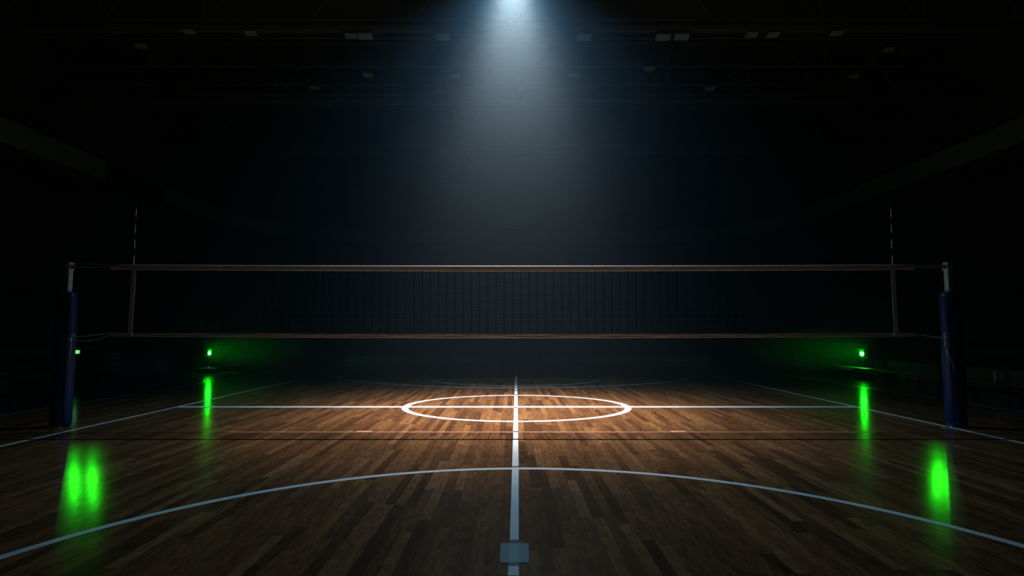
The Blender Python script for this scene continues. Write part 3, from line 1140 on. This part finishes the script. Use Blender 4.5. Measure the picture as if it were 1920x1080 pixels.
def make_chair(x, y, label, m='seat'):
    t = thing('folding_chair', label, 'chair', (x, y, 0), 'chairs left of the court')
    b = B(); box(b, (x - .2, y - .2, .42), (x + .2, y + .2, .45), .008); obj('seat', b, m, t)
    for k in range(3):
        b = B(); box(b, (x - .19, y + .18, .55 + k * .1), (x + .19, y + .2, .60 + k * .1), .004); obj('back_slat', b, 'alu', t)
    for ax in (-.18, .18):
        b = B(); tube(b, [(x + ax, y + .19, 0), (x + ax, y + .19, .86)], .012, 6); obj('leg', b, 'frame', t)
        b = B(); tube(b, [(x + ax, y - .18, 0), (x + ax, y - .18, .43)], .012, 6); obj('leg', b, 'frame', t)
    return t


c0 = make_chair(-9.9, 14.4, 'slatted chair left of the small wooden table, beyond the left outer line')
dup(c0, (-10.6, 13.9, 0), .3, 'slatted chair standing behind and left of the other slatted chair')
t = thing('upright_board', 'pale upright panel standing right of the small wooden table', 'board', (-9.55, 16.1, 0))
pA = dep(289, 672, 16.1); pB = dep(311, 703, 16.1)
b = B(); box(b, (pA.x, 16.08, pB.z), (pB.x, 16.12, pA.z), .004); obj('panel', b, 'board', t)
for xx in (pA.x + .04, pB.x - .04):
    b = B(); box(b, (xx - .015, 16.02, 0), (xx + .015, 16.18, pB.z + .02)); obj('leg', b, 'frame', t)
t = thing('padded_mat', 'blue gym mat on edge behind the small wooden table', 'mat', (-10.6, 16.9, 0))
b = B(); box(b, (-11.3, 16.85, 0), (-10.2, 16.95, .62), .02); obj('cushion', b, 'boardblue', t)
b = B(); box(b, (-10.9, 16.82, .3), (-10.7, 16.85, .33), .004); obj('handle', b, 'frame', t)

# side table at the left picture edge
t = thing('side_table', 'long pale table at the left picture edge behind the net post', 'table', (-9.9, 11.1, 0))
b = B(); box(b, (-10.3, 10.0, .42), (-9.5, 12.2, .46), .006); obj('tabletop', b, 'boardblue', t)
for ax, ay in ((-10.25, 10.1), (-9.55, 10.1), (-10.25, 12.1), (-9.55, 12.1)):
    b = B(); box(b, (ax - .02, ay - .02, 0), (ax + .02, ay + .02, .42)); obj('leg', b, 'frame', t)

# basketball backboard folded up by the back balcony
Y = 37.0
pA, pB = dep(948, 393, Y), dep(991, 431, Y)
t = thing('basketball_hoop', 'hazy basketball backboard with rim hanging before the back balcony', 'hoop', ((pA.x + pB.x) / 2, Y, pB.z))
b = B(); box(b, (pA.x, Y, pB.z), (pB.x, Y + .04, pA.z), .01); obj('backboard', b, 'glass', t)
b = B()
cxm = (pA.x + pB.x) / 2
box(b, (pA.x - .03, Y - .02, pB.z - .03), (pB.x + .03, Y - .001, pB.z + .03)); box(b, (pA.x - .03, Y - .02, pA.z - .03), (pB.x + .03, Y - .001, pA.z + .03))
box(b, (pA.x - .03, Y - .02, pB.z), (pA.x + .03, Y - .001, pA.z)); box(b, (pB.x - .03, Y - .02, pB.z), (pB.x + .03, Y - .001, pA.z))
obj('frame', b, 'frame', t)
b = B(); rc = (cxm - .35, Y - .3)
tube(b, [(rc[0] + .45 * math.cos(k * PI / 12), rc[1] + .25 * math.sin(k * PI / 12), pB.z + .1) for k in range(25)], .03, 8); obj('rim', b, 'white', t)
b = B(); tube(b, [(cxm, Y + .1, pA.z - .3), (cxm, Y + .6, ZTB + .05)], .06, 8); tube(b, [(cxm - .4, Y + .05, pB.z + .3), (cxm, Y - 1.0 + .1, ZTB + .08)], .03, 6)
obj('support_arm', b, 'steel', t)

# ================================================================== haze filling the hall
b = B(); box(b, (-WX + .02, YF + .02, .01), (WX - .02, YB - .02, ZC - .02))
hm = bpy.data.materials.new('haze_air')
hm.use_nodes = True
nt = hm.node_tree
nt.nodes.clear()
out = nt.nodes.new('ShaderNodeOutputMaterial')
vs = nt.nodes.new('ShaderNodeVolumeScatter')
vs.inputs['Color'].default_value = (0.58, 0.80, 0.96, 1)
# density thins toward the floor to make the beam's glow fade faster
tc = nt.nodes.new('ShaderNodeTexCoord')
sep = nt.nodes.new('ShaderNodeSeparateXYZ')
mr = nt.nodes.new('ShaderNodeMapRange')
mr.interpolation_type = 'SMOOTHSTEP'
mr.inputs['From Min'].default_value = 2.0
mr.inputs['From Max'].default_value = 10.0
mr.inputs['To Min'].default_value = HAZE * 0.36
mr.inputs['To Max'].default_value = HAZE * 1.35
nt.links.new(tc.outputs['Object'], sep.inputs[0])
nt.links.new(sep.outputs[2], mr.inputs['Value'])
nt.links.new(mr.outputs['Result'], vs.inputs['Density'])
vs.inputs['Anisotropy'].default_value = 0.5
nt.links.new(vs.outputs[0], out.inputs['Volume'])
hz = obj('haze', b, hm)
hz['kind'] = 'stuff'
hz['label'] = 'thin bluish haze filling the dark hall'
hz['category'] = 'haze'
# denser haze added inward of the two green lamps to make their glow
for s, (px, py, fy) in ((-1, (392.5, 662, 699.5)), (1, (1616, 663.5, 709))):
    Y = fl(px, fy).y
    p = dep(px, py, Y)
    b = B()
    bmesh.ops.create_icosphere(b, subdivisions=4, radius=1.0,
                               matrix=Matrix.Translation((p.x - s * 1.9, Y, p.z + .1)) @ Matrix.Diagonal((2.3, 1.4, .78, 1)))
    wm = bpy.data.materials.new('added_glow_haze')
    wm.use_nodes = True
    n2 = wm.node_tree
    n2.nodes.clear()
    o2 = n2.nodes.new('ShaderNodeOutputMaterial')
    v2 = n2.nodes.new('ShaderNodeVolumeScatter')
    v2.inputs['Color'].default_value = (.8, .95, .9, 1)
    tcw = n2.nodes.new('ShaderNodeTexCoord')
    mp = n2.nodes.new('ShaderNodeMapping')
    mp.vector_type = 'TEXTURE'
    mp.inputs['Location'].default_value = (p.x - s * 1.9, Y, p.z + .1)
    mp.inputs['Scale'].default_value = (2.3, 1.4, .78)
    ln = n2.nodes.new('ShaderNodeVectorMath')
    ln.operation = 'LENGTH'
    mw = n2.nodes.new('ShaderNodeMapRange')
    mw.interpolation_type = 'SMOOTHSTEP'
    mw.inputs['From Min'].default_value = 1.0
    mw.inputs['From Max'].default_value = 0.1
    mw.inputs['To Min'].default_value = 0.0
    mw.inputs['To Max'].default_value = 0.26
    n2.links.new(tcw.outputs['Object'], mp.inputs['Vector'])
    n2.links.new(mp.outputs['Vector'], ln.inputs[0])
    n2.links.new(ln.outputs['Value'], mw.inputs['Value'])
    n2.links.new(mw.outputs['Result'], v2.inputs['Density'])
    n2.links.new(v2.outputs[0], o2.inputs['Volume'])
    w = obj('added_glow_haze', b, wm)
    w['kind'] = 'stuff'
    w['label'] = 'added denser haze for the green glow beside the %s glowing green lamp' % ('left' if s < 0 else 'right')
    w['category'] = 'smoke'

for o in bpy.data.objects:
    if 'base' in o:
        del o['base']
